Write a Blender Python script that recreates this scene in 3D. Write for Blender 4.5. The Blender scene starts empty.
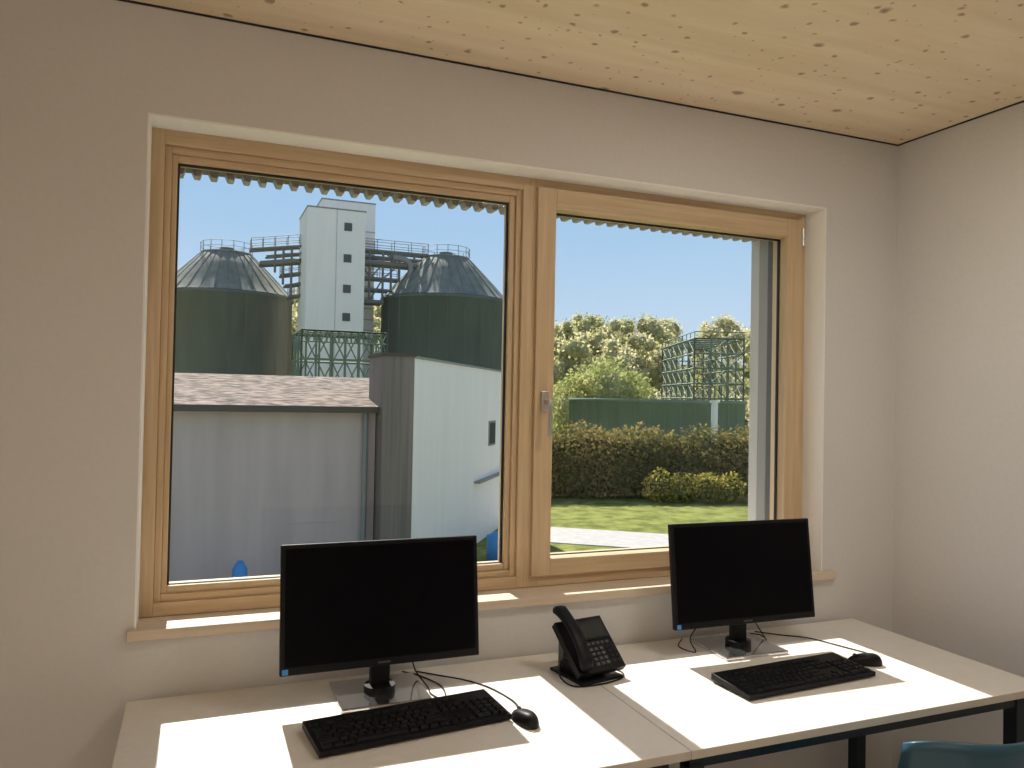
import bpy, bmesh, math, random
import numpy as np
from mathutils import Vector, Matrix, Euler
random.seed(7); np.random.seed(7)
scene = bpy.context.scene
COL = scene.collection

# ---------------------------------------------------------------- materials
def new_mat(name):
    m = bpy.data.materials.new(name); m.use_nodes = True
    nt = m.node_tree
    return m, nt, nt.nodes['Principled BSDF']

def plain(name, col, rough=0.5, metal=0.0, noise=0.0, scale=8.0, bump=0.0, spec=0.5, stretch=None):
    m, nt, b = new_mat(name)
    b.inputs['Roughness'].default_value = rough
    b.inputs['Metallic'].default_value = metal
    b.inputs['Specular IOR Level'].default_value = spec
    tc = nt.nodes.new('ShaderNodeTexCoord')
    n = nt.nodes.new('ShaderNodeTexNoise'); n.inputs['Scale'].default_value = scale
    n.inputs['Detail'].default_value = 6
    src = tc.outputs['Object']
    if stretch:
        mp = nt.nodes.new('ShaderNodeMapping'); mp.inputs['Scale'].default_value = stretch
        nt.links.new(src, mp.inputs['Vector']); src = mp.outputs[0]
    nt.links.new(src, n.inputs['Vector'])
    r = nt.nodes.new('ShaderNodeValToRGB')
    k = noise
    r.color_ramp.elements[0].position = 0.35; r.color_ramp.elements[1].position = 0.65
    r.color_ramp.elements[0].color = (*[max(0, c*(1-k)) for c in col], 1)
    r.color_ramp.elements[1].color = (*[min(1, c*(1+k)) for c in col], 1)
    nt.links.new(n.outputs['Fac'], r.inputs['Fac'])
    nt.links.new(r.outputs['Color'], b.inputs['Base Color'])
    if bump > 0:
        bp = nt.nodes.new('ShaderNodeBump'); bp.inputs['Strength'].default_value = bump
        bp.inputs['Distance'].default_value = 0.01
        nt.links.new(n.outputs['Fac'], bp.inputs['Height'])
        nt.links.new(bp.outputs['Normal'], b.inputs['Normal'])
    return m

def wood(name, c1, c2, stretch, knots=0.0, knot_scale=6.0, board=None, rough=0.55):
    m, nt, b = new_mat(name)
    b.inputs['Roughness'].default_value = rough
    tc = nt.nodes.new('ShaderNodeTexCoord')
    mp = nt.nodes.new('ShaderNodeMapping'); mp.inputs['Scale'].default_value = stretch
    nt.links.new(tc.outputs['Object'], mp.inputs['Vector'])
    n = nt.nodes.new('ShaderNodeTexNoise'); n.inputs['Scale'].default_value = 1.0
    n.inputs['Detail'].default_value = 8; n.inputs['Roughness'].default_value = 0.6
    n.inputs['Distortion'].default_value = 0.4
    nt.links.new(mp.outputs['Vector'], n.inputs['Vector'])
    r = nt.nodes.new('ShaderNodeValToRGB')
    r.color_ramp.elements[0].position = 0.32; r.color_ramp.elements[1].position = 0.68
    r.color_ramp.elements[0].color = (*c1, 1); r.color_ramp.elements[1].color = (*c2, 1)
    nt.links.new(n.outputs['Fac'], r.inputs['Fac'])
    out = r.outputs['Color']
    if board:
        sx = nt.nodes.new('ShaderNodeSeparateXYZ'); nt.links.new(tc.outputs['Object'], sx.inputs[0])
        d = nt.nodes.new('ShaderNodeMath'); d.operation = 'DIVIDE'; d.inputs[1].default_value = board
        nt.links.new(sx.outputs['Y'], d.inputs[0])
        f = nt.nodes.new('ShaderNodeMath'); f.operation = 'FLOOR'; nt.links.new(d.outputs[0], f.inputs[0])
        wn = nt.nodes.new('ShaderNodeTexWhiteNoise'); wn.noise_dimensions = '1D'
        nt.links.new(f.outputs[0], wn.inputs['W'])
        mr = nt.nodes.new('ShaderNodeMapRange'); mr.inputs['To Min'].default_value = 0.96; mr.inputs['To Max'].default_value = 1.03
        nt.links.new(wn.outputs['Value'], mr.inputs['Value'])
        vm = nt.nodes.new('ShaderNodeVectorMath'); vm.operation = 'SCALE'
        nt.links.new(out, vm.inputs[0]); nt.links.new(mr.outputs[0], vm.inputs['Scale'])
        out = vm.outputs[0]
    if knots > 0:
        # distort the lookup so that the knots are irregular in outline
        nd = nt.nodes.new('ShaderNodeTexNoise'); nd.inputs['Scale'].default_value = 30
        nt.links.new(tc.outputs['Object'], nd.inputs['Vector'])
        ns = nt.nodes.new('ShaderNodeVectorMath'); ns.operation = 'SCALE'; ns.inputs['Scale'].default_value = 0.022
        nt.links.new(nd.outputs['Color'], ns.inputs[0])
        av = nt.nodes.new('ShaderNodeVectorMath'); av.operation = 'ADD'
        nt.links.new(tc.outputs['Object'], av.inputs[0]); nt.links.new(ns.outputs[0], av.inputs[1])
        for sc, thr, dark, cut in ((knot_scale, knots, (0.26, 0.13, 0.05), .5), (knot_scale*1.9, knots*1.25, (0.32, 0.17, 0.07), .4), (knot_scale*3.6, knots*1.4, (0.48, 0.30, 0.14), .5)):
            mp2 = nt.nodes.new('ShaderNodeMapping'); mp2.inputs['Scale'].default_value = (0.95, 1.05, 1)
            mp2.inputs['Location'].default_value = (sc, sc*0.37, 0)
            nt.links.new(av.outputs[0], mp2.inputs['Vector'])
            v = nt.nodes.new('ShaderNodeTexVoronoi'); v.voronoi_dimensions = '2D'
            v.inputs['Scale'].default_value = sc
            nt.links.new(mp2.outputs['Vector'], v.inputs['Vector'])
            sp = nt.nodes.new('ShaderNodeSeparateColor'); nt.links.new(v.outputs['Color'], sp.inputs[0])
            a = nt.nodes.new('ShaderNodeMath'); a.operation = 'SUBTRACT'; a.inputs[1].default_value = cut
            nt.links.new(sp.outputs[0], a.inputs[0])
            mu = nt.nodes.new('ShaderNodeMath'); mu.operation = 'MULTIPLY'; mu.inputs[1].default_value = thr/(1-cut)
            nt.links.new(a.outputs[0], mu.inputs[0])
            su = nt.nodes.new('ShaderNodeMath'); su.operation = 'SUBTRACT'
            nt.links.new(mu.outputs[0], su.inputs[0]); nt.links.new(v.outputs['Distance'], su.inputs[1])
            mr = nt.nodes.new('ShaderNodeMapRange'); mr.inputs['From Min'].default_value = -0.03
            mr.inputs['From Max'].default_value = 0.03
            mr.inputs['To Max'].default_value = 0.75
            nt.links.new(su.outputs[0], mr.inputs['Value'])
            mx = nt.nodes.new('ShaderNodeMix'); mx.data_type = 'RGBA'
            nt.links.new(mr.outputs[0], mx.inputs['Factor'])
            nt.links.new(out, mx.inputs['A']); mx.inputs['B'].default_value = (*dark, 1)
            out = mx.outputs['Result']
    nt.links.new(out, b.inputs['Base Color'])
    return m

def foliage(name, c1, c2, c3, scale=0.15, trans=.5):
    m, nt, b = new_mat(name)
    out = nt.nodes['Material Output']
    b.inputs['Roughness'].default_value = 0.7
    b.inputs['Specular IOR Level'].default_value = 0.1
    geo = nt.nodes.new('ShaderNodeNewGeometry')
    tc = nt.nodes.new('ShaderNodeTexCoord')
    n = nt.nodes.new('ShaderNodeTexNoise'); n.inputs['Scale'].default_value = scale; n.inputs['Detail'].default_value = 2
    nt.links.new(tc.outputs['Object'], n.inputs['Vector'])
    ad = nt.nodes.new('ShaderNodeMath'); ad.operation = 'MULTIPLY_ADD'
    ad.inputs[1].default_value = 0.35
    nt.links.new(geo.outputs['Random Per Island'], ad.inputs[0])
    sb = nt.nodes.new('ShaderNodeMath'); sb.operation = 'SUBTRACT'; sb.inputs[1].default_value = 0.175
    nt.links.new(n.outputs['Fac'], sb.inputs[0]); nt.links.new(sb.outputs[0], ad.inputs[2])
    r = nt.nodes.new('ShaderNodeValToRGB')
    r.color_ramp.elements[0].position = 0.3; r.color_ramp.elements[1].position = 0.7
    r.color_ramp.elements[0].color = (*c1, 1); r.color_ramp.elements[1].color = (*c3, 1)
    e = r.color_ramp.elements.new(0.5); e.color = (*c2, 1)
    nt.links.new(ad.outputs[0], r.inputs['Fac'])
    nt.links.new(r.outputs['Color'], b.inputs['Base Color'])
    tr = nt.nodes.new('ShaderNodeBsdfTranslucent'); nt.links.new(r.outputs['Color'], tr.inputs['Color'])
    mix = nt.nodes.new('ShaderNodeMixShader'); mix.inputs[0].default_value = trans
    nt.links.new(b.outputs[0], mix.inputs[1]); nt.links.new(tr.outputs[0], mix.inputs[2])
    nt.links.new(mix.outputs[0], out.inputs['Surface'])
    return m

def glass_mat():
    m = bpy.data.materials.new('window_glass'); m.use_nodes = True
    nt = m.node_tree; nt.nodes.clear()
    out = nt.nodes.new('ShaderNodeOutputMaterial')
    t = nt.nodes.new('ShaderNodeBsdfTransparent'); t.inputs['Color'].default_value = (0.98, 0.985, 0.98, 1)
    g = nt.nodes.new('ShaderNodeBsdfGlossy'); g.inputs['Roughness'].default_value = 0.03
    lw = nt.nodes.new('ShaderNodeLayerWeight'); lw.inputs['Blend'].default_value = 0.5
    pw = nt.nodes.new('ShaderNodeMath'); pw.operation = 'POWER'; pw.inputs[1].default_value = 4.0
    nt.links.new(lw.outputs['Facing'], pw.inputs[0])
    ma = nt.nodes.new('ShaderNodeMath'); ma.operation = 'MULTIPLY_ADD'; ma.inputs[1].default_value = .8; ma.inputs[2].default_value = .026
    nt.links.new(pw.outputs[0], ma.inputs[0])
    mx = nt.nodes.new('ShaderNodeMixShader')
    nt.links.new(ma.outputs[0], mx.inputs[0]); nt.links.new(t.outputs[0], mx.inputs[1])
    nt.links.new(g.outputs[0], mx.inputs[2]); nt.links.new(mx.outputs[0], out.inputs['Surface'])
    return m

def emit_mat(name, col, s):
    m, nt, b = new_mat(name)
    b.inputs['Base Color'].default_value = (*col, 1)
    b.inputs['Emission Color'].default_value = (*col, 1)
    b.inputs['Emission Strength'].default_value = s
    return m

M = {}
M['wall'] = plain('wall_plaster', (0.72, 0.695, 0.67), 0.9, noise=0.015, scale=60, bump=0.05)
M['reveal'] = plain('reveal_bounce_light', (0.94, 0.92, 0.88), 0.8, noise=0.01, scale=60)  # whiter than the wall: bounced sunlight put into the colour
M['ceil'] = wood('ceiling_spruce', (0.84, 0.66, 0.44), (0.92, 0.77, 0.56), (1.5, 14, 14), knots=0.085, knot_scale=4.6, board=0.16)
M['gap'] = plain('shadow_gap_dark', (0.03, 0.02, 0.015), 0.9)
M['floor'] = plain('floor_linoleum', (0.56, 0.50, 0.44), 0.6, noise=0.06, scale=25)
M['pine_h'] = wood('pine_horizontal', (0.56, 0.40, 0.23), (0.69, 0.52, 0.33), (2.5, 60, 60))
M['pine_v'] = wood('pine_vertical', (0.56, 0.40, 0.23), (0.69, 0.52, 0.33), (60, 60, 2.5))
M['sill'] = wood('sill_wood', (0.66, 0.53, 0.39), (0.76, 0.63, 0.48), (2, 50, 50))
M['glass'] = glass_mat()
M['gasket'] = plain('gasket_black', (0.02, 0.02, 0.02), 0.6)
M['alu'] = plain('aluminium_grey', (0.30, 0.28, 0.26), 0.5, 0.0)
M['alu_l'] = plain('aluminium_light', (0.55, 0.51, 0.47), 0.5, 0.0)
M['alu_w'] = plain('aluminium_pale', (0.86, 0.85, 0.83), 0.5, 0.0)
M['alu_d'] = plain('aluminium_dark', (0.09, 0.09, 0.09), 0.5, 0.0)
M['metal'] = plain('satin_metal', (0.62, 0.60, 0.57), 0.3, 1.0)
M['desk'] = plain('desk_laminate', (0.80, 0.75, 0.68), 0.42, noise=0.02, scale=40, spec=0.35)
M['desk_edge'] = plain('desk_edge', (0.62, 0.56, 0.48), 0.5)
M['frame'] = plain('desk_frame_steel', (0.018, 0.028, 0.036), 0.35, 0.4)
M['black'] = plain('black_plastic', (0.008, 0.008, 0.009), 0.45, noise=0.1, spec=0.2)
M['key'] = plain('key_plastic', (0.010, 0.010, 0.011), 0.5, noise=0.1, spec=0.2)
M['screen'] = plain('screen_black', (0.002, 0.002, 0.003), 0.35, spec=0.08)
M['gloss'] = plain('base_gloss', (0.66, 0.66, 0.66), 0.10, 0.95, spec=1.0)
M['sticker'] = plain('sticker_blue', (0.05, 0.25, 0.55), 0.5)
M['display'] = plain('phone_display', (0.03, 0.035, 0.04), 0.12)
M['grey_plastic'] = plain('grey_plastic', (0.07, 0.07, 0.075), 0.4)
M['chair'] = plain('chair_blue', (0.03, 0.10, 0.15), 0.35)
M['fill_panel'] = emit_mat('fill_panel_glow', (1.0, 0.97, 0.92), 2.0)  # glowing face of the added fill fixtures
# exterior
def facade(name, c, k, sx=1.2):
    m, nt, b = new_mat(name); b.inputs['Roughness'].default_value = 0.8
    tc = nt.nodes.new('ShaderNodeTexCoord'); mp = nt.nodes.new('ShaderNodeMapping')
    mp.inputs['Scale'].default_value = (sx, sx, 0.12)
    nt.links.new(tc.outputs['Object'], mp.inputs['Vector'])
    n = nt.nodes.new('ShaderNodeTexNoise'); n.inputs['Scale'].default_value = 2; n.inputs['Detail'].default_value = 8
    nt.links.new(mp.outputs[0], n.inputs['Vector'])
    r = nt.nodes.new('ShaderNodeValToRGB'); r.color_ramp.elements[0].position = .3; r.color_ramp.elements[1].position = .7
    r.color_ramp.elements[0].color = (*[x*(1-k) for x in c], 1); r.color_ramp.elements[1].color = (*[min(1, x*(1+k)) for x in c], 1)
    nt.links.new(n.outputs['Fac'], r.inputs['Fac']); nt.links.new(r.outputs['Color'], b.inputs['Base Color'])
    return m
M['hall'] = facade('hall_render', (0.58, 0.445, 0.395), 0.10)
M['pillar'] = facade('weathered_boards', (0.225, 0.175, 0.14), 0.25, 5)
M['wing'] = facade('white_render', (0.95, 0.85, 0.77), 0.03)
M['tower'] = facade('tower_panels', (0.93, 0.86, 0.79), 0.03)
M['roof'] = plain('roof_gravel_moss', (0.22, 0.165, 0.125), 0.95, noise=0.85, scale=7.0, stretch=(.45, 1.0, 1))
M['roof_edge'] = plain('roof_edge_dark', (0.10, 0.075, 0.055), 0.8)
M['dig'] = facade('digester_green', (0.125, 0.145, 0.125), 0.12, 0.6)
M['dome'] = facade('digester_roof_metal', (0.21, 0.22, 0.18), 0.22, 0.8)
M['steel'] = plain('steel_green', (0.14, 0.19, 0.13), 0.6)
M['steel_b'] = plain('steel_bridge', (0.19, 0.19, 0.17), 0.6)
M['steel_g'] = plain('steel_grey', (0.27, 0.265, 0.24), 0.6)
M['tank'] = facade('tank_green', (0.16, 0.22, 0.16), 0.12, 0.6)
M['grass'] = plain('grass', (0.22, 0.235, 0.065), 0.95, noise=0.35, scale=1.6, bump=0.3, spec=0.05)
M['path'] = plain('path_concrete', (0.50, 0.47, 0.44), 0.95, noise=0.08, scale=3)
M['leaf_tree'] = foliage('leaf_spring', (0.44, 0.44, 0.20), (0.70, 0.65, 0.32), (0.87, 0.77, 0.53), 0.07, .6)
M['leaf_bush'] = foliage('leaf_bush', (0.35, 0.39, 0.13), (0.50, 0.52, 0.20), (0.60, 0.58, 0.25), 0.3)
M['leaf_hedge'] = foliage('leaf_hedge', (0.14, 0.135, 0.045), (0.25, 0.23, 0.07), (0.38, 0.28, 0.11), 0.35)
M['leaf_yellow'] = foliage('leaf_yellow', (0.28, 0.27, 0.06), (0.48, 0.42, 0.09), (0.62, 0.48, 0.12), 0.5)
M['leaf_conifer'] = foliage('leaf_conifer', (0.04, 0.06, 0.025), (0.07, 0.10, 0.045), (0.10, 0.13, 0.055), 0.3, .3)
M['core'] = plain('foliage_core', (0.38, 0.36, 0.19), 0.95, noise=0.3, scale=0.6, spec=0.0)
M['core_dark'] = plain('foliage_core_dark', (0.10, 0.095, 0.035), 0.95, noise=0.3, scale=0.9, spec=0.0)
M['bark'] = plain('bark', (0.20, 0.17, 0.13), 0.9, noise=0.3)
M['bin_blue'] = plain('bin_blue', (0.05, 0.28, 0.65), 0.5)

# ---------------------------------------------------------------- mesh builder
class MB:
    def __init__(s): s.v = []; s.f = []; s.m = []; s.mats = []; s.sm = []
    def mi(s, k):
        if k not in s.mats: s.mats.append(k)
        return s.mats.index(k)
    def add(s, vs, fs, mat, T=None, smooth=False):
        o = len(s.v)
        for p in vs:
            p = Vector(p)
            if T is not None: p = T @ p
            s.v.append(tuple(p))
        k = s.mi(mat)
        for f in fs:
            s.f.append(tuple(i+o for i in f)); s.m.append(k); s.sm.append(smooth)
    def box(s, x0, x1, y0, y1, z0, z1, mat, T=None):
        vs = [(x0,y0,z0),(x1,y0,z0),(x1,y1,z0),(x0,y1,z0),(x0,y0,z1),(x1,y0,z1),(x1,y1,z1),(x0,y1,z1)]
        fs = [(0,3,2,1),(4,5,6,7),(0,1,5,4),(1,2,6,5),(2,3,7,6),(3,0,4,7)]
        s.add(vs, fs, mat, T)
    def key(s, x0, x1, y0, y1, z0, z1, t, mat, T=None):
        vs = [(x0,y0,z0),(x1,y0,z0),(x1,y1,z0),(x0,y1,z0),(x0+t,y0+t,z1),(x1-t,y0+t,z1),(x1-t,y1-t,z1),(x0+t,y1-t,z1)]
        fs = [(0,3,2,1),(4,5,6,7),(0,1,5,4),(1,2,6,5),(2,3,7,6),(3,0,4,7)]
        s.add(vs, fs, mat, T)
    def rod(s, p, q, r, mat, n=8, r2=None, T=None, smooth=True):
        p = Vector(p); q = Vector(q); d = q-p
        if d.length < 1e-6: return
        r2 = r if r2 is None else r2
        R = d.to_track_quat('Z', 'Y').to_matrix()
        vs = []
        for c, rr in ((p, r), (q, r2)):
            for i in range(n):
                a = 2*math.pi*i/n
                vs.append(c + R @ Vector((rr*math.cos(a), rr*math.sin(a), 0)))
        fs = [(i, (i+1) % n, n+(i+1) % n, n+i) for i in range(n)]
        s.add(vs, fs, mat, T, smooth)
        s.add(vs, [tuple(reversed(range(n))), tuple(range(n, 2*n))], mat, T)
    def path(s, pts, r, mat, n=8, T=None):
        for a, b in zip(pts[:-1], pts[1:]): s.rod(a, b, r, mat, n, T=T)
    def lathe(s, prof, c, n, mat, smooth=True):
        vs = []
        for (r, z) in prof:
            for i in range(n):
                a = 2*math.pi*i/n
                vs.append((c[0]+r*math.cos(a), c[1]+r*math.sin(a), c[2]+z))
        fs = []
        for j in range(len(prof)-1):
            for i in range(n):
                fs.append((j*n+i, j*n+(i+1) % n, (j+1)*n+(i+1) % n, (j+1)*n+i))
        s.add(vs, fs, mat, None, smooth)
    def prism(s, poly, z0, z1, mat, top=None):
        n = len(poly)
        vs = [(x, y, z0) for x, y in poly]+[(x, y, z1) for x, y in poly]
        fs = [(i, (i+1) % n, n+(i+1) % n, n+i) for i in range(n)]
        s.add(vs, fs, mat)
        s.add(vs, [tuple(reversed(range(n))), tuple(range(n, 2*n))], top or mat)
    def grid(s, fn, nu, nv, mat, smooth=True, T=None):
        vs = [fn(i/nu, j/nv) for j in range(nv+1) for i in range(nu+1)]
        fs = [(j*(nu+1)+i, j*(nu+1)+i+1, (j+1)*(nu+1)+i+1, (j+1)*(nu+1)+i) for j in range(nv) for i in range(nu)]
        s.add(vs, fs, mat, T, smooth)
    def build(s, name, loc=(0,0,0), rot=(0,0,0), bevel=0, parent=None, fixn=False):
        me = bpy.data.meshes.new(name)
        me.from_pydata(s.v, [], s.f)
        for k in s.mats: me.materials.append(M[k])
        me.polygons.foreach_set('material_index', s.m)
        me.polygons.foreach_set('use_smooth', s.sm)
        me.update()
        if fixn:
            bm = bmesh.new(); bm.from_mesh(me); bmesh.ops.recalc_face_normals(bm, faces=bm.faces); bm.to_mesh(me); bm.free()
        o = bpy.data.objects.new(name, me); COL.objects.link(o)
        o.location = loc; o.rotation_euler = rot
        if bevel:
            b = o.modifiers.new('bevel', 'BEVEL'); b.width = bevel; b.segments = 2
            b.limit_method = 'ANGLE'; b.angle_limit = math.radians(50)
        if parent: o.parent = parent
        return o

def empty(name, loc=(0,0,0), rot=(0,0,0), sc=1.0):
    o = bpy.data.objects.new(name, None); COL.objects.link(o)
    o.location = loc; o.rotation_euler = rot; o.empty_display_size = 0.1; o.scale = (sc, sc, sc)
    return o

def curve_pts(pts, n=10):
    P = [Vector(p) for p in pts]; P = [P[0]]+P+[P[-1]]
    out = []
    for i in range(1, len(P)-2):
        for k in range(n):
            t = k/n
            a, b, c, d = P[i-1], P[i], P[i+1], P[i+2]
            out.append(0.5*((2*b)+(c-a)*t+(2*a-5*b+4*c-d)*t*t+(3*b-a-3*c+d)*t**3))
    out.append(P[-2]); return out

# ---------------------------------------------------------------- room
WY = 2.45; CEIL = 2.715; XL = -1.7; XR = 2.738; YB = -2.6
OX0, OX1, OZ0, OZ1 = -0.148, 2.352, 0.905, 2.405
WO = 2.78
b = MB()
b.box(XL-.2, OX0, WY, WO, -0.3, CEIL+.3, 'wall')
b.box(OX1, XR+.2, WY, WO, -0.3, CEIL+.3, 'wall')
b.box(OX0, OX1, WY, WO, -0.3, OZ0, 'wall')
b.box(OX0, OX1, WY, WO, OZ1, CEIL+.3, 'wall')
b.build('wall_front')
b = MB(); b.box(XR, XR+.2, YB, WY, -.3, CEIL+.3, 'wall'); b.build('wall_right')
b = MB(); b.box(XL-.2, XL, YB, WY, -.3, CEIL+.3, 'wall'); b.build('wall_left')
b = MB(); b.box(XL-.2, XR+.2, YB-.2, YB, -.3, CEIL+.3, 'wall'); b.build('wall_back')
b = MB(); b.box(XL, XR, YB, WY, -.15, 0, 'floor'); b.build('floor')
b = MB(); b.box(XL, XR, YB, WY, CEIL, CEIL+.12, 'ceil'); b.build('ceiling')
b = MB()
b.box(XL, XR, WY-.005, WY, CEIL-.005, CEIL, 'gap'); b.box(XR-.005, XR, YB, WY-.006, CEIL-.005, CEIL, 'gap')
b.build('trim_1')
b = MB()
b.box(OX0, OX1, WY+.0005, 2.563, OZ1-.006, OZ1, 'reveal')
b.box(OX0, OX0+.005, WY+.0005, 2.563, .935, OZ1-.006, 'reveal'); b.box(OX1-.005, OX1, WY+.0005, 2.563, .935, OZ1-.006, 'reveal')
b.build('reveal_bounce_lining')  # lining added to carry the brighter, bounce-lit tone
b = MB(); b.box(XL, XR, WY-.012, WY, 0, .06, 'desk_edge'); b.build('baseboard_front')
b = MB(); b.box(XR-.012, XR, YB, WY-.012, 0, .06, 'desk_edge'); b.build('baseboard_right')

# added fill light, unseen: linear lamp on the left side of the room (up/down light)
for k, (x, y, p) in enumerate([(-.85, -1.85, .95), (-.85, -.55, .42)]):
    e = empty('fill_pendant', (x, y, CEIL))
    b = MB(); b.box(-.06, .06, -.6, .6, -.46, -.40, 'alu_w'); b.box(-.05, .05, -.58, .58, -.462, -.4601, 'fill_panel')
    for yy in (-.5, .5): b.rod((0, yy, -.40), (0, yy, 0), .003, 'alu_l', 6)
    b.box(-.04, .04, -.06, .06, -.02, 0, 'alu_w')
    b.build('fill_body', parent=e)
    for rx, zz, en in ((0, -.475, 6*p), (math.pi, -.385, 19*p)):
        L = bpy.data.lights.new('fill_light', 'AREA'); L.shape = 'RECTANGLE'; L.size = .1; L.size_y = 1.15
        L.energy = en; L.color = (1.0, 0.95, 0.90)
        o = bpy.data.objects.new('fill_light', L); COL.objects.link(o); o.location = (0, 0, zz); o.rotation_euler = (rx, 0, 0); o.parent = e
# added fill to brighten the right wall: flush ceiling lamp over the right-hand workplace
e = empty('fill_ceiling', (1.68, 1.23, CEIL))
b = MB(); b.box(-.26, .26, -.06, .06, -.025, 0, 'alu_w'); b.box(-.25, .25, -.05, .05, -.027, -.0251, 'fill_panel'); b.build('fill_body', parent=e)
L = bpy.data.lights.new('fill_light', 'AREA'); L.shape = 'RECTANGLE'; L.size = .5; L.size_y = .1; L.energy = 11; L.color = (1.0, .95, .88)
o = bpy.data.objects.new('fill_light', L); COL.objects.link(o); o.location = (0, 0, -.032); o.parent = e

# ---------------------------------------------------------------- window
b = MB()
FY = 2.563
def ring(x0, x1, z0, z1, wl, wr, wt, wb, y0, y1):
    b.box(x0, x0+wl, y0, y1, z0, z1, 'pine_v')
    b.box(x1-wr, x1, y0, y1, z0, z1, 'pine_v')
    b.box(x0+wl, x1-wr, y0, y1, z1-wt, z1, 'pine_h')
    b.box(x0+wl, x1-wr, y0, y1, z0, z0+wb, 'pine_h')
ZS = .935
MXc = 1.106
ring(OX0, MXc, ZS, OZ1, .042, .040, .050, .040, FY, FY+.085)
ring(OX0+.042, MXc-.040, ZS+.040, OZ1-.050, .020, .020, .022, .022, FY+.014, FY+.085)
ring(OX0+.062, MXc-.060, ZS+.062, OZ1-.072, .016, .020, .022, .022, FY+.026, FY+.085)
ring(MXc, OX1, ZS, OZ1, .040, .045, .045, .045, FY, FY+.085)
ring(MXc+.012, OX1-.036, ZS+.040, OZ1-.036, .072, .075, .075, .060, FY-.016, FY-.0005)
ring(MXc+.040, OX1-.045, ZS+.045, OZ1-.045, .044, .055, .066, .055, FY+.0, FY+.085)
def gask(x0, x1, z0, z1, y, w=.007):
    b.box(x0, x0+w, y, y+.012, z0, z1, 'gasket'); b.box(x1-w, x1, y, y+.012, z0, z1, 'gasket')
    b.box(x0, x1, y, y+.012, z0, z0+w*.6, 'gasket'); b.box(x0, x1, y, y+.012, z1-w, z1, 'gasket')
gask(-.071, 1.026, 1.018, 2.311, FY+.040)
gask(MXc+.084, OX1-.100, 1.034, 2.294, FY+.040)
for x0, x1 in ((OX0, -.080), (2.262, OX1), (1.075, 1.15)):
    b.box(x0, x1, 2.650, 2.690, .93, OZ1, 'alu_d')
    if x0 != 1.075:
        b.box(x0, x1, 2.690, 2.745, .93, OZ1, 'alu')
        b.box(x0, x1, 2.745, 2.80, .93, OZ1, 'alu_l')
# sloping exterior ledge, widened and paled to bounce sun up, kept out of view
vs = [(OX0,2.65,.93),(OX1,2.65,.93),(OX1,3.08,.855),(OX0,3.08,.855),(OX0,2.65,.962),(OX1,2.65,.962),(OX1,3.08,.880),(OX0,3.08,.880)]
b.add(vs, [(0,3,2,1),(4,5,6,7),(0,1,5,4),(1,2,6,5),(2,3,7,6),(3,0,4,7)], 'alu_w')
b.box(OX0, OX1, 2.735, 2.80, 2.335, OZ1, 'alu_d')
for i in range(5):
    b.box(OX0, OX1, 2.725, 2.80, 2.338+i*.013, 2.342+i*.013, 'alu')
x = OX0+.01
while x < OX1-.03:
    vs = [(x,2.74,2.335),(x+.034,2.74,2.335),(x+.028,2.74,2.314),(x+.010,2.74,2.314),
          (x,2.80,2.335),(x+.034,2.80,2.335),(x+.028,2.80,2.314),(x+.010,2.80,2.314)]
    b.add(vs, [(0,1,2,3),(7,6,5,4),(0,3,7,4),(1,5,6,2),(3,2,6,7),(0,4,5,1)], 'alu')
    x += .052
hx = 1.155; hz = 1.60; hy = FY-.016
b.box(hx-.014, hx+.014, hy-.012, hy, hz-.035, hz+.035, 'metal')
b.rod((hx, hy-.01, hz), (hx, hy-.05, hz), .009, 'metal', 12)
b.path(curve_pts([(hx, hy-.048, hz+.004), (hx, hy-.052, hz-.02), (hx+.002, hy-.050, hz-.07), (hx+.002, hy-.048, hz-.125)], 5), .009, 'metal', 10)
for z in (2.30, 1.03):
    b.rod((OX1-.028, FY-.014, z-.035), (OX1-.028, FY-.014, z+.035), .008, 'metal', 10)
win = b.build('window_1', bevel=.0025)
g = MB(); g.box(-.078, 1.035, FY+.046, FY+.050, 1.01, 2.318, 'glass'); g.box(MXc+.07, OX1-.09, FY+.046, FY+.050, 1.028, 2.305, 'glass')
g.build('glass_panes', parent=win)
b = MB()
b.box(OX0, OX1, WY, FY, .905, .935, 'sill'); b.box(-.166, 2.405, WY-.022, WY, .905, .935, 'sill')
b.build('window_sill', bevel=.002)

# ---------------------------------------------------------------- desks
DZ = .74
def desk(x0, x1, loc_y0=1.64, loc_y1=2.43):
    w = x1-x0; d = loc_y1-loc_y0
    b = MB()
    b.box(0, w, 0, d, DZ-.022, DZ, 'desk')
    b.box(.0005, w-.0005, -.0012, 0, DZ-.022, DZ-.001, 'desk_edge')
    t = .045
    b.box(.03, w-.03, .055, .055+.03, DZ-.075, DZ-.022, 'frame')
    b.box(.03, w-.03, d-.10, d-.07, DZ-.075, DZ-.022, 'frame')
    for x in (.03, w-.03-t):
        b.box(x, x+t, .05, d-.06, DZ-.065, DZ-.0225, 'frame')
        for y in (.05, d-.06-t):
            b.box(x, x+t, y, y+t, .012, DZ-.06, 'frame')
            b.rod((x+t/2, y+t/2, 0), (x+t/2, y+t/2, .014), .02, 'gasket', 12)
    return b.build('desk', (x0, loc_y0, 0), bevel=.0015)
desk(-.160, 1.161); desk(1.164, 2.493)

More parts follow.
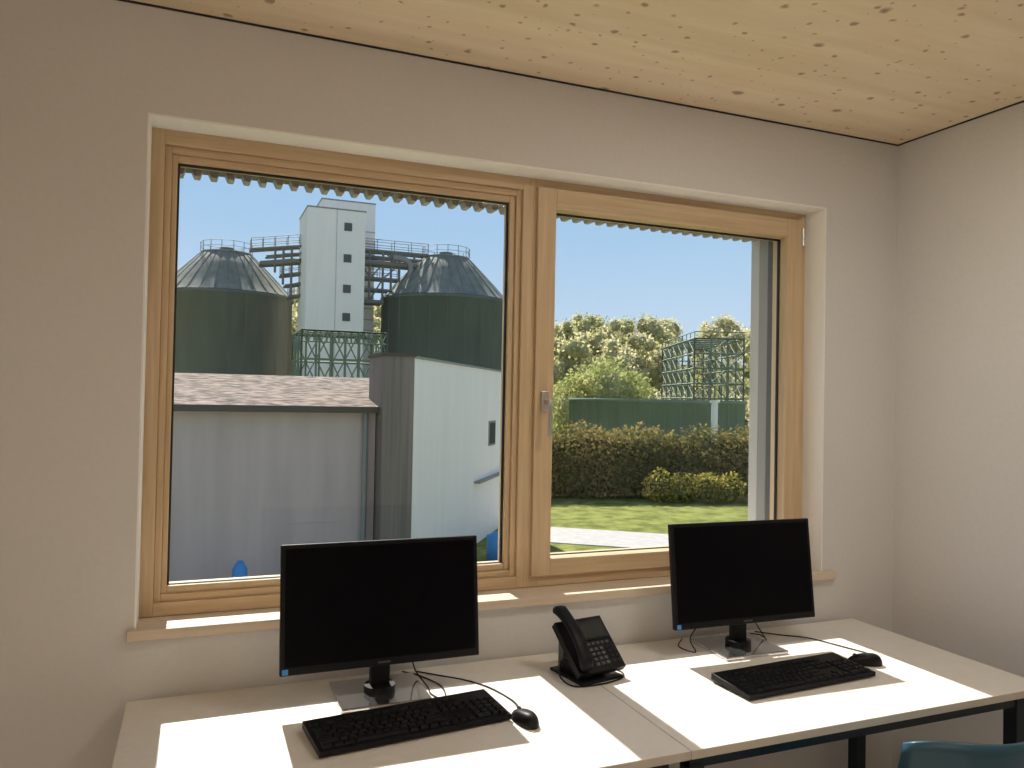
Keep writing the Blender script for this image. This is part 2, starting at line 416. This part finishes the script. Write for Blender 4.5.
# ---------------------------------------------------------------- monitors
def monitor(x, y, rz=0, w=.575):
    e = empty('computer_monitor', (x, y, DZ), (0, 0, rz))
    h = .352; hb = .098
    T = Matrix.Translation((0, -.045, hb)) @ Matrix.Rotation(math.radians(-7), 4, 'X')
    b = MB()
    b.box(-w/2, w/2, -.010, .010, 0, h, 'black', T)
    b.box(-w/2+.05, w/2-.05, .010, .030, .03, h-.05, 'black', T)
    b.build('housing', bevel=.003, parent=e)
    b = MB(); b.box(-w/2+.012, w/2-.012, -.0108, -.0101, .022, h-.012, 'screen', T)
    b.build('screen', parent=e)
    b = MB(); b.box(-w/2+.006, -w/2+.022, -.0112, -.0102, .003, .018, 'sticker', T)
    b.box(-.018, .018, -.0108, -.0102, .008, .013, 'grey_plastic', T); b.build('label', parent=e)
    b = MB()
    b.box(-.028, .028, -.012, .018, .01, .22, 'black')
    b.box(-.05, .05, -.03, .016, .14, .24, 'black'); b.rod((0, .0, .012), (0, .0, .03), .045, 'black', 24)
    b.build('stand_neck', bevel=.004, parent=e)
    b = MB(); b.box(-.128, .128, -.112, .112, .0, .012, 'gloss'); b.build('stand_base', bevel=.003, parent=e)
    return e
monitor(.515, 2.26); monitor(1.80, 2.27, math.radians(-1.5), .585)

# ---------------------------------------------------------------- keyboards
def keyboard(x, y, rz):
    b = MB(); w, d = .52, .172
    T = Matrix.Rotation(math.radians(3.0), 4, 'X') @ Matrix.Translation((0, 0, .012))
    vs = [(-w/2,-d/2,-.010),(w/2,-d/2,-.010),(w/2,d/2,-.014),(-w/2,d/2,-.014),(-w/2,-d/2,.004),(w/2,-d/2,.004),(w/2,d/2,.006),(-w/2,d/2,.006)]
    b.add(vs, [(0,3,2,1),(4,5,6,7),(0,1,5,4),(1,2,6,5),(2,3,7,6),(3,0,4,7)], 'black', T)
    p = .0222; kz = .0042
    def row(yy, x0, widths, hh=.019):
        xx = x0
        for wd in widths:
            if wd > 0: b.key(xx+.0012, xx+wd*p-.0012, yy, yy+hh, kz, kz+.0065, .0022, 'key', T)
            xx += abs(wd)*p
    x0 = -w/2+.010
    rows = [[1.25,1.25,1.25,6.25,1.25,1.25,1.25,1.25],[2.25]+[1]*10+[2.75],[1.75]+[1]*11+[2.25],[1.5]+[1]*12+[1.5],[1]*13+[2]]
    ys = [-d/2+.010+i*.0226 for i in range(6)]
    for i, r in enumerate(rows): row(ys[i], x0, r)
    row(ys[5]+.008, x0, [1, -1]+[1]*4+[-.5]+[1]*4+[-.5]+[1]*4, .017)
    x1 = x0+15.3*p
    row(ys[0], x1, [1,1,1]); row(ys[1], x1, [-1,1]); row(ys[3], x1, [1,1,1]); row(ys[4], x1, [1,1,1]); row(ys[5]+.008, x1, [1,1,1], .017)
    x2 = x1+3.3*p
    row(ys[0], x2, [2,1])
    for i in (1,2,3,4): row(ys[i], x2, [1,1,1,1])
    row(ys[0], x2+3*p, [1])
    return b.build('keyboard', (x, y, DZ+.0065), (0, 0, rz), bevel=.0015)
keyboard(.540, 2.012, math.radians(6.3)); keyboard(1.765, 1.950, math.radians(3.5))

def mouse(x, y, rz, k=1.0):
    b = MB(); L, W, H = .062*k, .036*k, .036*k
    def fn(u, v):
        a = 2*math.pi*u; t = v*math.pi/2
        c = math.cos(t)**.6; px = W*c*math.cos(a); py = L*c*math.sin(a)
        z = H*math.sin(t)**.9*(1-.25*(py/L))
        px *= 1-.14*math.cos(math.pi*py/(2*L))
        return (px, py, z)
    b.grid(fn, 32, 12, 'black')
    b.rod((-.003, L*.55, H*.78), (.003, L*.55, H*.78), .008*k, 'grey_plastic', 14)
    b.add([fn(i/32, 0) for i in range(32)], [tuple(reversed(range(32)))], 'black')
    return b.build('computer_mouse', (x, y, DZ+.0005), (0, 0, rz))
mouse(.838, 1.936, math.radians(8), .88); mouse(2.098, 1.990, math.radians(62), .92)

# ---------------------------------------------------------------- cables
def cable(name, pts, r=.0022):
    b = MB(); b.path(curve_pts(pts, 10), r, 'black', 6); return b.build(name)
z = DZ+.003
cable('mouse_cable', [(.846, 1.99, z+.010), (.86, 2.08, z), (.83, 2.20, z), (.78, 2.28, z), (.72, 2.34, z), (.66, 2.40, z)])
cable('mouse_cable', [(2.148, 2.017, z+.010), (2.19, 2.06, z), (2.16, 2.16, z), (2.12, 2.27, z), (2.05, 2.33, z), (1.98, 2.40, z)])
cable('monitor_cable', [(.60, 2.26, .93), (.62, 2.31, .84), (.64, 2.33, z+.03), (.66, 2.26, z), (.655, 2.2, z+.0), (.68, 2.15, z), (.70, 2.25, z), (.66, 2.36, z), (.62, 2.41, z)])
cable('monitor_cable', [(1.72, 2.28, .93), (1.70, 2.33, .84), (1.64, 2.33, z+.03), (1.62, 2.27, z), (1.60, 2.34, z), (1.66, 2.41, z)])
cable('monitor_cable', [(1.86, 2.28, .93), (1.90, 2.33, .84), (1.95, 2.30, z), (1.97, 2.36, z), (1.92, 2.41, z)])

# ---------------------------------------------------------------- desk phone
ph = empty('desk_phone', (1.160, 2.215, DZ), (0, 0, math.radians(10)), .90)
b = MB()
T = Matrix.Translation((0, -.085, .022)) @ Matrix.Rotation(math.radians(42), 4, 'X')
b.box(-.095, .105, 0, .205, 0, .026, 'black', T)
b.box(-.020, .098, .115, .195, .0262, .030, 'black', T)
b.box(-.012, .090, .122, .188, .0301, .0312, 'display', T)
for i in range(4):
    for j in range(3):
        b.key(-.012+j*.022, .004+j*.022, .020+i*.018, .032+i*.018, .026, .030, .0015, 'grey_plastic', T)
for i in range(4): b.key(.060, .076, .020+i*.018, .032+i*.018, .026, .029, .0015, 'key', T)
for i in range(5): b.key(-.010+i*.020, .004+i*.020, .097, .107, .026, .029, .001, 'grey_plastic', T)
for i in range(4): b.key(.082, .097, .020+i*.018, .032+i*.018, .026, .029, .0015, 'key', T)
b.build('body', bevel=.004, parent=ph)
b = MB()
T2 = T @ Matrix.Translation((-.066, .02, .028))
def hs(u, v):
    t = v; a = 2*math.pi*u
    yy = -.012+.245*t
    zc = .022+.020*math.sin(math.pi*t)
    th = .011+.012*(abs(2*t-1)**3); wd = .022+.003*abs(2*t-1)**2
    if t <= 0.0 or t >= 1.0: th *= .55; wd *= .7
    ca, sa = math.cos(a), math.sin(a)
    return (wd*math.copysign(abs(ca)**.6, ca), yy, zc+th*math.copysign(abs(sa)**.6, sa)-.010*(abs(2*t-1)**3))
b.grid(hs, 20, 20, 'black', T=T2)
b.add([hs(i/20, 0) for i in range(20)], [tuple(range(20))], 'black', T2)
b.add([hs(i/20, 1) for i in range(20)], [tuple(reversed(range(20)))], 'black', T2)
b.build('handset', parent=ph)
b = MB()
b.box(-.085, .095, -.10, .09, 0, .010, 'black')
b.box(-.06, .07, .045, .075, .008, .115, 'grey_plastic')
b.box(-.06, .07, -.04, .06, .008, .05, 'black')
b.build('foot_stand', bevel=.003, parent=ph)
pc = MB(); pc.path(curve_pts([(-.10, .0, .06), (-.125, -.03, .02), (-.11, -.09, .004), (-.02, -.118, .004), (.08, -.108, .004), (.115, -.07, .006), (.10, -.02, .01)], 10), .0028, 'black', 6)
pc.build('handset_cord', parent=ph)

# ---------------------------------------------------------------- chair
ch = empty('chair', (1.81, 1.515, 0), (0, 0, math.radians(-14)))
b = MB()
def shell(u, v):
    x = (u-.5)
    if v < .5:
        t = v/.5; y = .21-.40*t; zz = .45-.02*math.sin(math.pi*t); w = .42
        zz += .035*(2*x)**4
    else:
        t = (v-.5)/.5; y = -.19-.07*t-.03*math.sin(math.pi*t*.5); zz = .45+.385*t; w = .42-.03*t
        y += .10*(2*x)**2*min(1, t*2)
        zz -= .03*(2*x)**4*t
    return (x*w, y, zz)
b.grid(lambda u, v: shell(u, v), 20, 28, 'chair')
so = b.build('seat_shell', parent=ch)
sd = so.modifiers.new('solid', 'SOLIDIFY'); sd.thickness = .009
b = MB()
for sx in (-1, 1):
    b.rod((sx*.15, .15, .44), (sx*.21, .21, 0), .011, 'metal', 10)
    b.rod((sx*.15, -.13, .44), (sx*.21, -.22, 0), .011, 'metal', 10)
    b.rod((sx*.15, .15, .432), (sx*.15, -.13, .432), .011, 'metal', 10)
b.rod((-.15, .0, .432), (.15, .0, .432), .011, 'metal', 10)
b.build('legs', parent=ch)

# ---------------------------------------------------------------- exterior
GZ = -3.4
def gh(x, y):
    t = min(1, max(0, (y-95)/60)); t = t*t*(3-2*t)
    return GZ+13.5*t
b = MB()
def gfn(u, v):
    x = -160+480*u; y = 3.2+250*v**1.5
    return (x, y, gh(x, y))
b.grid(gfn, 60, 60, 'grass'); b.build('ground')
b = MB()
p0 = Vector((12.9, 27.5)); d = Vector((3.5, -2.6)).normalized()
q0 = Vector((11.5, 24.6))
a1 = p0-d*1.5; a2 = p0+d*34; c1 = q0-d*1.5; c2 = q0+d*34
b.add([(*c1, GZ+.03), (*c2, GZ+.03), (*a2, GZ+.03), (*a1, GZ+.03), (*c1, GZ), (*c2, GZ), (*a2, GZ), (*a1, GZ)],
      [(0,1,2,3),(0,4,5,1),(1,5,6,2),(2,6,7,3),(3,7,4,0)], 'path')
b.build('footpath')

# industrial hall
b = MB()
b.box(-14, 4.3, 20, 30, GZ, 1.28, 'hall')
vs = [(-14.3,19.7,1.30),(4.4,19.7,1.30),(7.6,25.2,2.16),(-14.3,25.2,2.16),(-14.3,30.5,1.3),(7.6,30.5,1.3),(-14.3,19.7,1.20),(4.4,19.7,1.20),(7.6,30.5,1.2),(-14.3,30.5,1.2)]
b.add(vs, [(0,1,2,3),(3,2,5,4),(6,9,8,7),(1,7,8,5,2),(0,3,4,9,6)], 'roof')
b.box(-14.3, 4.4, 19.58, 19.70, 1.15, 1.31, 'roof_edge')
b.rod((4.02, 19.88, 1.2), (4.02, 19.88, GZ), .07, 'steel_g', 10)
b.box(-2.5, -2.48, 19.985, 20.0, GZ, 1.2, 'steel_g')
b.box(2.1, 3.3, 19.98, 20, -1.60, -1.585, 'alu_l')
b.box(4.32, 5.12, 19.3, 21, GZ, 2.62, 'pillar')
b.box(4.27, 5.16, 19.25, 21, 2.60, 2.68, 'roof_edge')
b.prism([(5.12, 19.5), (11.35, 28.7), (10.9, 29.0), (4.9, 20.2)], GZ, 2.58, 'wing')
b.prism([(5.12, 19.42), (11.45, 28.75), (10.85, 29.1), (4.8, 20.2)], 2.582, 2.64, 'steel_g')
dd = Vector((6.23, 9.2)).normalized(); nn = Vector((dd.y, -dd.x))
def wallquad(k0, k1, z0, z1, off, mat):
    P = []
    for k in (k0, k1):
        for o in (0, off):
            q = Vector((5.12, 19.5))+dd*k+nn*o; P.append(q)
    b.add([(P[0].x,P[0].y,z0),(P[2].x,P[2].y,z0),(P[3].x,P[3].y,z0),(P[1].x,P[1].y,z0),(P[0].x,P[0].y,z1),(P[2].x,P[2].y,z1),(P[3].x,P[3].y,z1),(P[1].x,P[1].y,z1)],
          [(0,3,2,1),(4,5,6,7),(0,1,5,4),(1,2,6,5),(2,3,7,6),(3,0,4,7)], mat)
wallquad(8.3, 9.3, -.15, .75, .03, 'steel_g'); wallquad(8.4, 9.2, -.08, .68, .04, 'gasket')
wallquad(6.4, 10.2, -1.30, -1.24, .22, 'steel_g')
b.build('industrial_hall', fixn=True)

# digesters
def digester(x, y, R):
    b = MB()
    prof = [(R, GZ-0), (R, 10.9), (R+.18, 10.95), (R+.18, 11.25), (R, 11.3)]
    b.lathe([(r, zz) for r, zz in prof], (x, y, 0), 48, 'dig')
    roof = [(R*1.02, 11.3), (R*.985, 11.45), (R*.80, 12.75), (R*.60, 14.1), (R*.40, 15.4), (R*.36, 15.5), (.01, 15.5)]
    b.lathe(roof, (x, y, 0), 48, 'dome', smooth=True)
    for i in range(32):
        a = 2*math.pi*i/32
        pts = [(x+r*math.cos(a)*1.0, y+r*math.sin(a)*1.0, zz+.02) for r, zz in roof[:5]]
        b.path(pts, .03, 'dome', 5)
    for i in range(24):
        a = 2*math.pi*i/24
        b.rod((x+R*math.cos(a), y+R*math.sin(a), GZ), (x+R*math.cos(a), y+R*math.sin(a), 11), .05, 'dig', 5)
    b.lathe([(0, 15.5), (R*.38, 15.5), (R*.38, 15.65), (0, 15.65)], (x, y, 0), 20, 'steel_g')
    rr = R*.38
    for i in range(14):
        a = 2*math.pi*i/14; a2 = 2*math.pi*(i+1)/14
        p = (x+rr*math.cos(a), y+rr*math.sin(a)); q = (x+rr*math.cos(a2), y+rr*math.sin(a2))
        b.rod((*p, 15.65), (*p, 16.6), .035, 'steel_g', 4)
        for zz in (16.1, 16.6): b.rod((*p, zz), (*q, zz), .03, 'steel_g', 4)
    b.rod((x, y, 15.6), (x, y, 16.2), .7, 'steel', 12)
    return b.build('digester_tank')
digester(2.5, 84, 6.5); digester(23.2, 76, 6.35)

# tower
b = MB()
b.box(8.9, 14.15, 72, 78, GZ, 18.5, 'tower')
b.box(8.85, 14.2, 71.95, 78, 18.5, 18.62, 'steel_g')
b.box(11.0, 16.3, 78, 84, GZ, 20.8, 'tower')
b.box(10.95, 16.35, 77.95, 84.05, 20.8, 20.92, 'steel_g')
for zz in np.arange(8, 18.5, 1.1): b.box(14.2, 16.32, 77.95, 78, zz, zz+.12, 'alu_l')
for zz in (17.0, 14.1, 11.3, 8.7): b.box(12.2, 12.9, 71.93, 72, zz-.37, zz+.37, 'alu_d')
b.box(11.5, 11.55, 71.95, 72, GZ, 18.5, 'alu_l')
b.build('stair_tower')

# pipe bridges
b = MB()
def bridge(p, q, zt, rails=True, thick=.15):
    p = Vector(p); q = Vector(q); L = (q-p).length; n = max(2, int(L/1.4))
    for off in (-.6, .6):
        o = Vector((0, off))
        b.rod((*(p+o), zt), (*(q+o), zt), thick, 'steel_b', 6)
        if rails:
            for h in (.55, 1.1): b.rod((*(p+o), zt+h), (*(q+o), zt+h), .035, 'steel_g', 4)
            for i in range(n+1):
                c = p.lerp(q, i/n)+o; b.rod((*c, zt), (*c, zt+1.1), .035, 'steel_g', 4)
L0 = (4.6, 80.5); L1 = (8.8, 76.5); R0 = (14.2, 75.5)
bridge(L0, L1, 15.6); bridge((5.5, 80), L1, 14.2, False, .26); bridge((6.0, 79.6), L1, 14.9, False, .12); bridge((7.3, 78.8), L1, 13.0, True, .15); bridge((7.7, 78.4), L1, 12.0, False, .16); bridge((8.0, 78.0), L1, 10.9, True, .19)
bridge(R0, (21, 75.5), 15.6); bridge(R0, (20, 75.5), 14.4, False, .28); bridge(R0, (20.4, 75.5), 15.0, False, .12); bridge(R0, (18.2, 75.5), 12.9, True, .15); bridge(R0, (17.4, 75.5), 11.8, False, .16); bridge(R0, (16.6, 75.5), 10.6, False, .24)
for (xa, ya, z0, z1) in ((8.1,77.3,10.9,15.6),(7.4,77.9,12.0,15.6),(6.7,78.6,13.2,15.6),(15.2,75.5,10.6,15.6),(16.5,75.5,10.6,15.6),(17.3,75.5,11.8,15.6),(18.1,75.5,12.9,15.6),(19.6,75.5,14.4,15.6)):
    b.rod((xa, ya-.6, z0), (xa, ya-.6, z1), .12, 'steel_b', 5)
for (xa, za, xb, zb) in ((14.3,14.4,15.3,12.9),(15.3,12.9,16.5,14.4),(16.5,12.9,18.1,14.4),(15.2,10.6,16.5,12.9),(16.5,15.6,18.1,14.4)):
    b.rod((xa, 74.9, za), (xb, 74.9, zb), .08, 'steel_b', 5)
b.path(curve_pts([(17.4, 74.6, 15.0), (18.6, 74.6, 14.9), (19.2, 74.6, 14.2), (18.9, 74.6, 12.6)], 4), .30, 'alu', 8)
b.build('pipe_bridge')

def lattice_box(b, x0, x1, y0, y1, z0, z1, nx, ny, nz, r, mat, T=None):
    xs = np.linspace(x0, x1, nx+1); ys = np.linspace(y0, y1, ny+1); zs = np.linspace(z0, z1, nz+1)
    for y in (y0, y1):
        for x in xs: b.rod((x, y, z0), (x, y, z1), r, mat, 5, T=T)
        for zz in zs: b.rod((x0, y, zz), (x1, y, zz), r, mat, 5, T=T)
        for i in range(nx):
            for k in range(nz):
                if (i+k) % 2: b.rod((xs[i], y, zs[k]), (xs[i+1], y, zs[k+1]), r*.7, mat, 5, T=T)
                else: b.rod((xs[i], y, zs[k+1]), (xs[i+1], y, zs[k]), r*.7, mat, 5, T=T)
    for x in (x0, x1):
        for y in ys: b.rod((x, y, z0), (x, y, z1), r, mat, 5, T=T)
        for zz in zs: b.rod((x, y0, zz), (x, y1, zz), r, mat, 5, T=T)
        for i in range(ny):
            for k in range(nz): b.rod((x, ys[i], zs[k]), (x, ys[i+1], zs[k+1]), r*.7, mat, 5, T=T)
    for zz in (z1,):
        for y in ys: b.rod((x0, y, zz), (x1, y, zz), r, mat, 5, T=T)
b = MB(); lattice_box(b, 6.0, 11.4, 50, 55, GZ, 5.6, 6, 3, 5, .07, 'steel')
lattice_box(b, 6.0, 11.4, 50, 50.1, 4.9, 5.6, 14, 1, 1, .05, 'steel')
b.build('steel_gantry')

# round tank + lattice frame
b = MB()
tc_ = (41.85, 65.8)
R = 8.4
b.lathe([(R, GZ), (R, 1.35), (R+.15, 1.4), (R+.15, 1.7), (R-.2, 1.7), (R-.2, 0.6), (.01, .6)], (tc_[0], tc_[1], 0), 64, 'tank')
for i in range(40):
    a = 2*math.pi*i/40; b.rod((tc_[0]+R*math.cos(a), tc_[1]+R*math.sin(a), GZ), (tc_[0]+R*math.cos(a), tc_[1]+R*math.sin(a), 1.4), .06, 'tank', 5)
b.build('round_tank')
b = MB()
ang = math.atan2(-.367, .93)
TL = Matrix.Translation((54.9, 78, 0)) @ Matrix.Rotation(ang, 4, 'Z')
lattice_box(b, 0, 5.9, 0, 19, GZ, 9.1, 3, 6, 7, .11, 'steel', TL)
for (a0, b0, c0, d0) in ((0,0,5.9,0),(0,0,0,19),(5.9,0,5.9,19),(0,19,5.9,19)):
    b.rod((a0,b0,9.9), (c0,d0,9.9), .06, 'steel', 4, T=TL)
for yy in np.linspace(0, 19, 10):
    for xx in (0, 5.9): b.rod((xx, yy, 9.1), (xx, yy, 9.9), .05, 'steel', 4, T=TL)
b.build('steel_lattice_frame')
b = MB(); b.rod((41.2, 55.5, GZ), (41.2, 55.5, 1.5), .28, 'alu_w', 14); b.rod((41.2, 55.5, 1.5), (41.2, 55.5, 1.7), .42, 'alu_w', 14); b.build('vent_pipe')
b = MB()
b.box(25.9, 27.9, 30.6, 31.2, GZ+.0, GZ+.6, 'alu'); b.box(25.7, 28.1, 30.4, 31.4, GZ+.6, GZ+.72, 'alu_l'); b.build('concrete_bench')
b = MB(); b.lathe([(.0, 0), (.17, 0), (.17, .95), (.06, 1.14), (.0, 1.14)], (0, 0, 0), 16, 'bin_blue'); b.build('blue_barrel', (1.02, 19.0, GZ))
b = MB(); b.lathe([(.0, 0), (.30, 0), (.30, .8), (.05, .9), (.0, .9)], (0, 0, 0), 16, 'bin_blue'); b.build('blue_barrel', (8.6, 22.3, GZ))

def leafcloud(name, blobs, per_area, size, leaf_mat, core='core', jitter=.22, trunks=None):
    b = MB(); b.mi(leaf_mat)
    if core:
        for (cx, cy, cz, rx, ry, rz) in blobs:
            ph = np.random.rand(3)*6
            def fn(u, v):
                a = 2*math.pi*u; t = math.pi*(v-.5)
                k = .64+.07*math.sin(3*a+ph[0])*math.cos(2*t+ph[1])
                return (cx+rx*k*math.cos(t)*math.cos(a), cy+ry*k*math.cos(t)*math.sin(a), cz+rz*k*math.sin(t))
            b.grid(fn, 12, 8, core)
    if trunks:
        for p, q, r in trunks: b.rod(p, q, r, 'bark', 6, r2=r*.5)
    base_v = np.array(b.v, dtype=np.float32).reshape(-1, 3)
    allq = []
    for (cx, cy, cz, rx, ry, rz) in blobs:
        area = 4*math.pi*((rx*ry)**1.6/3+(rx*rz)**1.6/3+(ry*rz)**1.6/3)**(1/1.6)
        n = max(20, int(area*per_area))
        d = np.random.normal(size=(n, 3)); d /= np.linalg.norm(d, axis=1)[:, None]
        lump = 1+.10*np.sin(d[:, 0]*7+cx)*np.sin(d[:, 1]*6+cy)+.10*np.sin(d[:, 2]*9+cx*2)
        rr = (lump*(1-jitter*np.random.rand(n)**1.5+jitter*.25*np.random.rand(n)))[:, None]
        c = np.array([cx, cy, cz])+d*rr*np.array([rx, ry, rz])
        t1 = np.random.normal(size=(n, 3)); t1 /= np.linalg.norm(t1, axis=1)[:, None]
        t2 = np.cross(t1, np.random.normal(size=(n, 3))); t2 /= np.linalg.norm(t2, axis=1)[:, None]
        s = size*(.6+.8*np.random.rand(n))[:, None]
        q = np.stack([c-t1*s, c-t2*s*.6, c+t1*s, c+t2*s*.6], axis=1)
        allq.append(q.reshape(-1, 3))
    Q = np.concatenate(allq); nq = len(Q)//4
    nb = len(b.v)
    verts = np.concatenate([base_v, Q.astype(np.float32)]) if nb else Q.astype(np.float32)
    me = bpy.data.meshes.new(name)
    loops_b = [i for f in b.f for i in f]; sizes_b = [len(f) for f in b.f]
    loops = np.concatenate([np.array(loops_b, dtype=np.int32), np.arange(nb, nb+nq*4, dtype=np.int32)])
    sizes = np.concatenate([np.array(sizes_b, dtype=np.int32), np.full(nq, 4, dtype=np.int32)])
    starts = np.concatenate([[0], np.cumsum(sizes)[:-1]]).astype(np.int32)
    me.vertices.add(len(verts)); me.vertices.foreach_set('co', verts.ravel())
    me.loops.add(len(loops)); me.loops.foreach_set('vertex_index', loops)
    me.polygons.add(len(sizes)); me.polygons.foreach_set('loop_start', starts)
    for k in b.mats: me.materials.append(M[k])
    me.polygons.foreach_set('material_index', np.concatenate([np.array(b.m, dtype=np.int32), np.zeros(nq, dtype=np.int32)]))
    me.update(calc_edges=True); me.validate()
    o = bpy.data.objects.new(name, me); COL.objects.link(o); return o

blobs = []; trunks = []
for i in range(170):
    y = random.uniform(114, 165); x = y*random.uniform(-.05, .95)
    g = gh(x, y); s = random.uniform(.7, 1.35); hgt = (9.4 if y < 135 else 8.0)*s
    trunks.append(((x, y, g-.3), (x, y, g+hgt*.75), .22))
    for k in range(6):
        r = random.uniform(.9, 1.8)*s
        blobs.append((x+random.uniform(-2.2, 2.2), y+random.uniform(-2, 2), g+hgt*random.uniform(.35, .95), r*1.1, r*1.1, r*1.15))
for i in range(90):
    y = random.uniform(100, 114); x = y*random.uniform(.0, .95); g = gh(x, y); r = random.uniform(2, 3.2)
    blobs.append((x, y, g+r*.8, r*1.3, r, r))
leafcloud('woodland', blobs, 3.9, .28, 'leaf_tree', jitter=.75, trunks=trunks)
cb = []
cx, cy = 75, 140; g = gh(cx, cy)
for k in range(5): cb.append((cx, cy, g+3+k*1.4, 2.6-.42*k, 2.6-.42*k, 1.2))
leafcloud('conifer_tree', cb, 10, .3, 'leaf_conifer', core='core_dark', trunks=[((cx, cy, g-.2), (cx, cy, g+9), .25)])
bb = [(46.0, 85, -.5, 6.2, 5.5, 7.0), (42.6, 84, -.5, 4.5, 4, 5.2), (50.4, 85, -1, 4.0, 4, 5.6), (46, 82, 2.0, 4.5, 3, 4.4)]
leafcloud('round_shrub', bb, 10, .22, 'leaf_bush', jitter=.3, trunks=[((46.5, 86, GZ), (46.5, 86, 0), .3)])
hb = []
x = 12.5
while x < 40:
    r = random.uniform(.9, 1.5)
    y = 36.6-(x-16)*.22
    hb.append((x, y, GZ+1.82+random.uniform(-.28, .16), r, 1.3, 1.72))
    hb.append((x+.3, y-.5, GZ+.9, r, 1.1, 1.1)); x += .9
leafcloud('hedge', hb, 45, .10, 'leaf_hedge', core='core_dark', jitter=.35)
yb = []
for x, y in ((22.4, 32.6), (23.6, 32.2), (24.7, 31.9), (21.3, 33.0)):
    yb.append((x, y, GZ+.65+random.uniform(-.12, .1), .85, .6, .8))
leafcloud('low_shrub', yb, 110, .07, 'leaf_yellow', core='core_dark', jitter=.4)

# ---------------------------------------------------------------- light
w = bpy.data.worlds.new('sky'); scene.world = w; w.use_nodes = True
nt = w.node_tree; bg = nt.nodes['Background']
tc = nt.nodes.new('ShaderNodeTexCoord'); sp = nt.nodes.new('ShaderNodeSeparateXYZ')
nt.links.new(tc.outputs['Generated'], sp.inputs[0])
r = nt.nodes.new('ShaderNodeValToRGB'); cr = r.color_ramp
cr.elements[0].position = 0.0; cr.elements[0].color = (.66, .80, .94, 1)
cr.elements[1].position = 1.0; cr.elements[1].color = (.18, .27, .48, 1)
for p, c in ((.10, (.55, .73, .93)), (.20, (.43, .65, .91)), (.32, (.35, .57, .88)), (.45, (.30, .42, .62))):
    e = cr.elements.new(p); e.color = (*c, 1)
nt.links.new(sp.outputs['Z'], r.inputs['Fac']); nt.links.new(r.outputs['Color'], bg.inputs['Color'])
bg.inputs['Strength'].default_value = 1.0
S = bpy.data.lights.new('sun', 'SUN'); S.energy = 7.6; S.angle = math.radians(.6); S.color = (1, .96, .89)
so = bpy.data.objects.new('sun', S); COL.objects.link(so)
dirv = Vector((0.0, -1, -1.03))
so.rotation_euler = dirv.to_track_quat('-Z', 'Y').to_euler(); so.location = (1, 12, 14)

scene.view_settings.view_transform = 'Standard'
scene.view_settings.look = 'None'
scene.view_settings.exposure = 0.0

# ---------------------------------------------------------------- camera
cam = bpy.data.cameras.new('camera'); co = bpy.data.objects.new('camera', cam); COL.objects.link(co)
cam.sensor_width = 36; cam.lens = 780/1024*36; cam.clip_start = .05; cam.clip_end = 1000
Rm = Matrix.Rotation(math.radians(-22), 4, 'Z') @ Matrix.Rotation(math.radians(91.0), 4, 'X') @ Matrix.Rotation(math.radians(1.1), 4, 'Z')
co.matrix_world = Matrix.Translation((0, 0, 1.61)) @ Rm
scene.camera = co
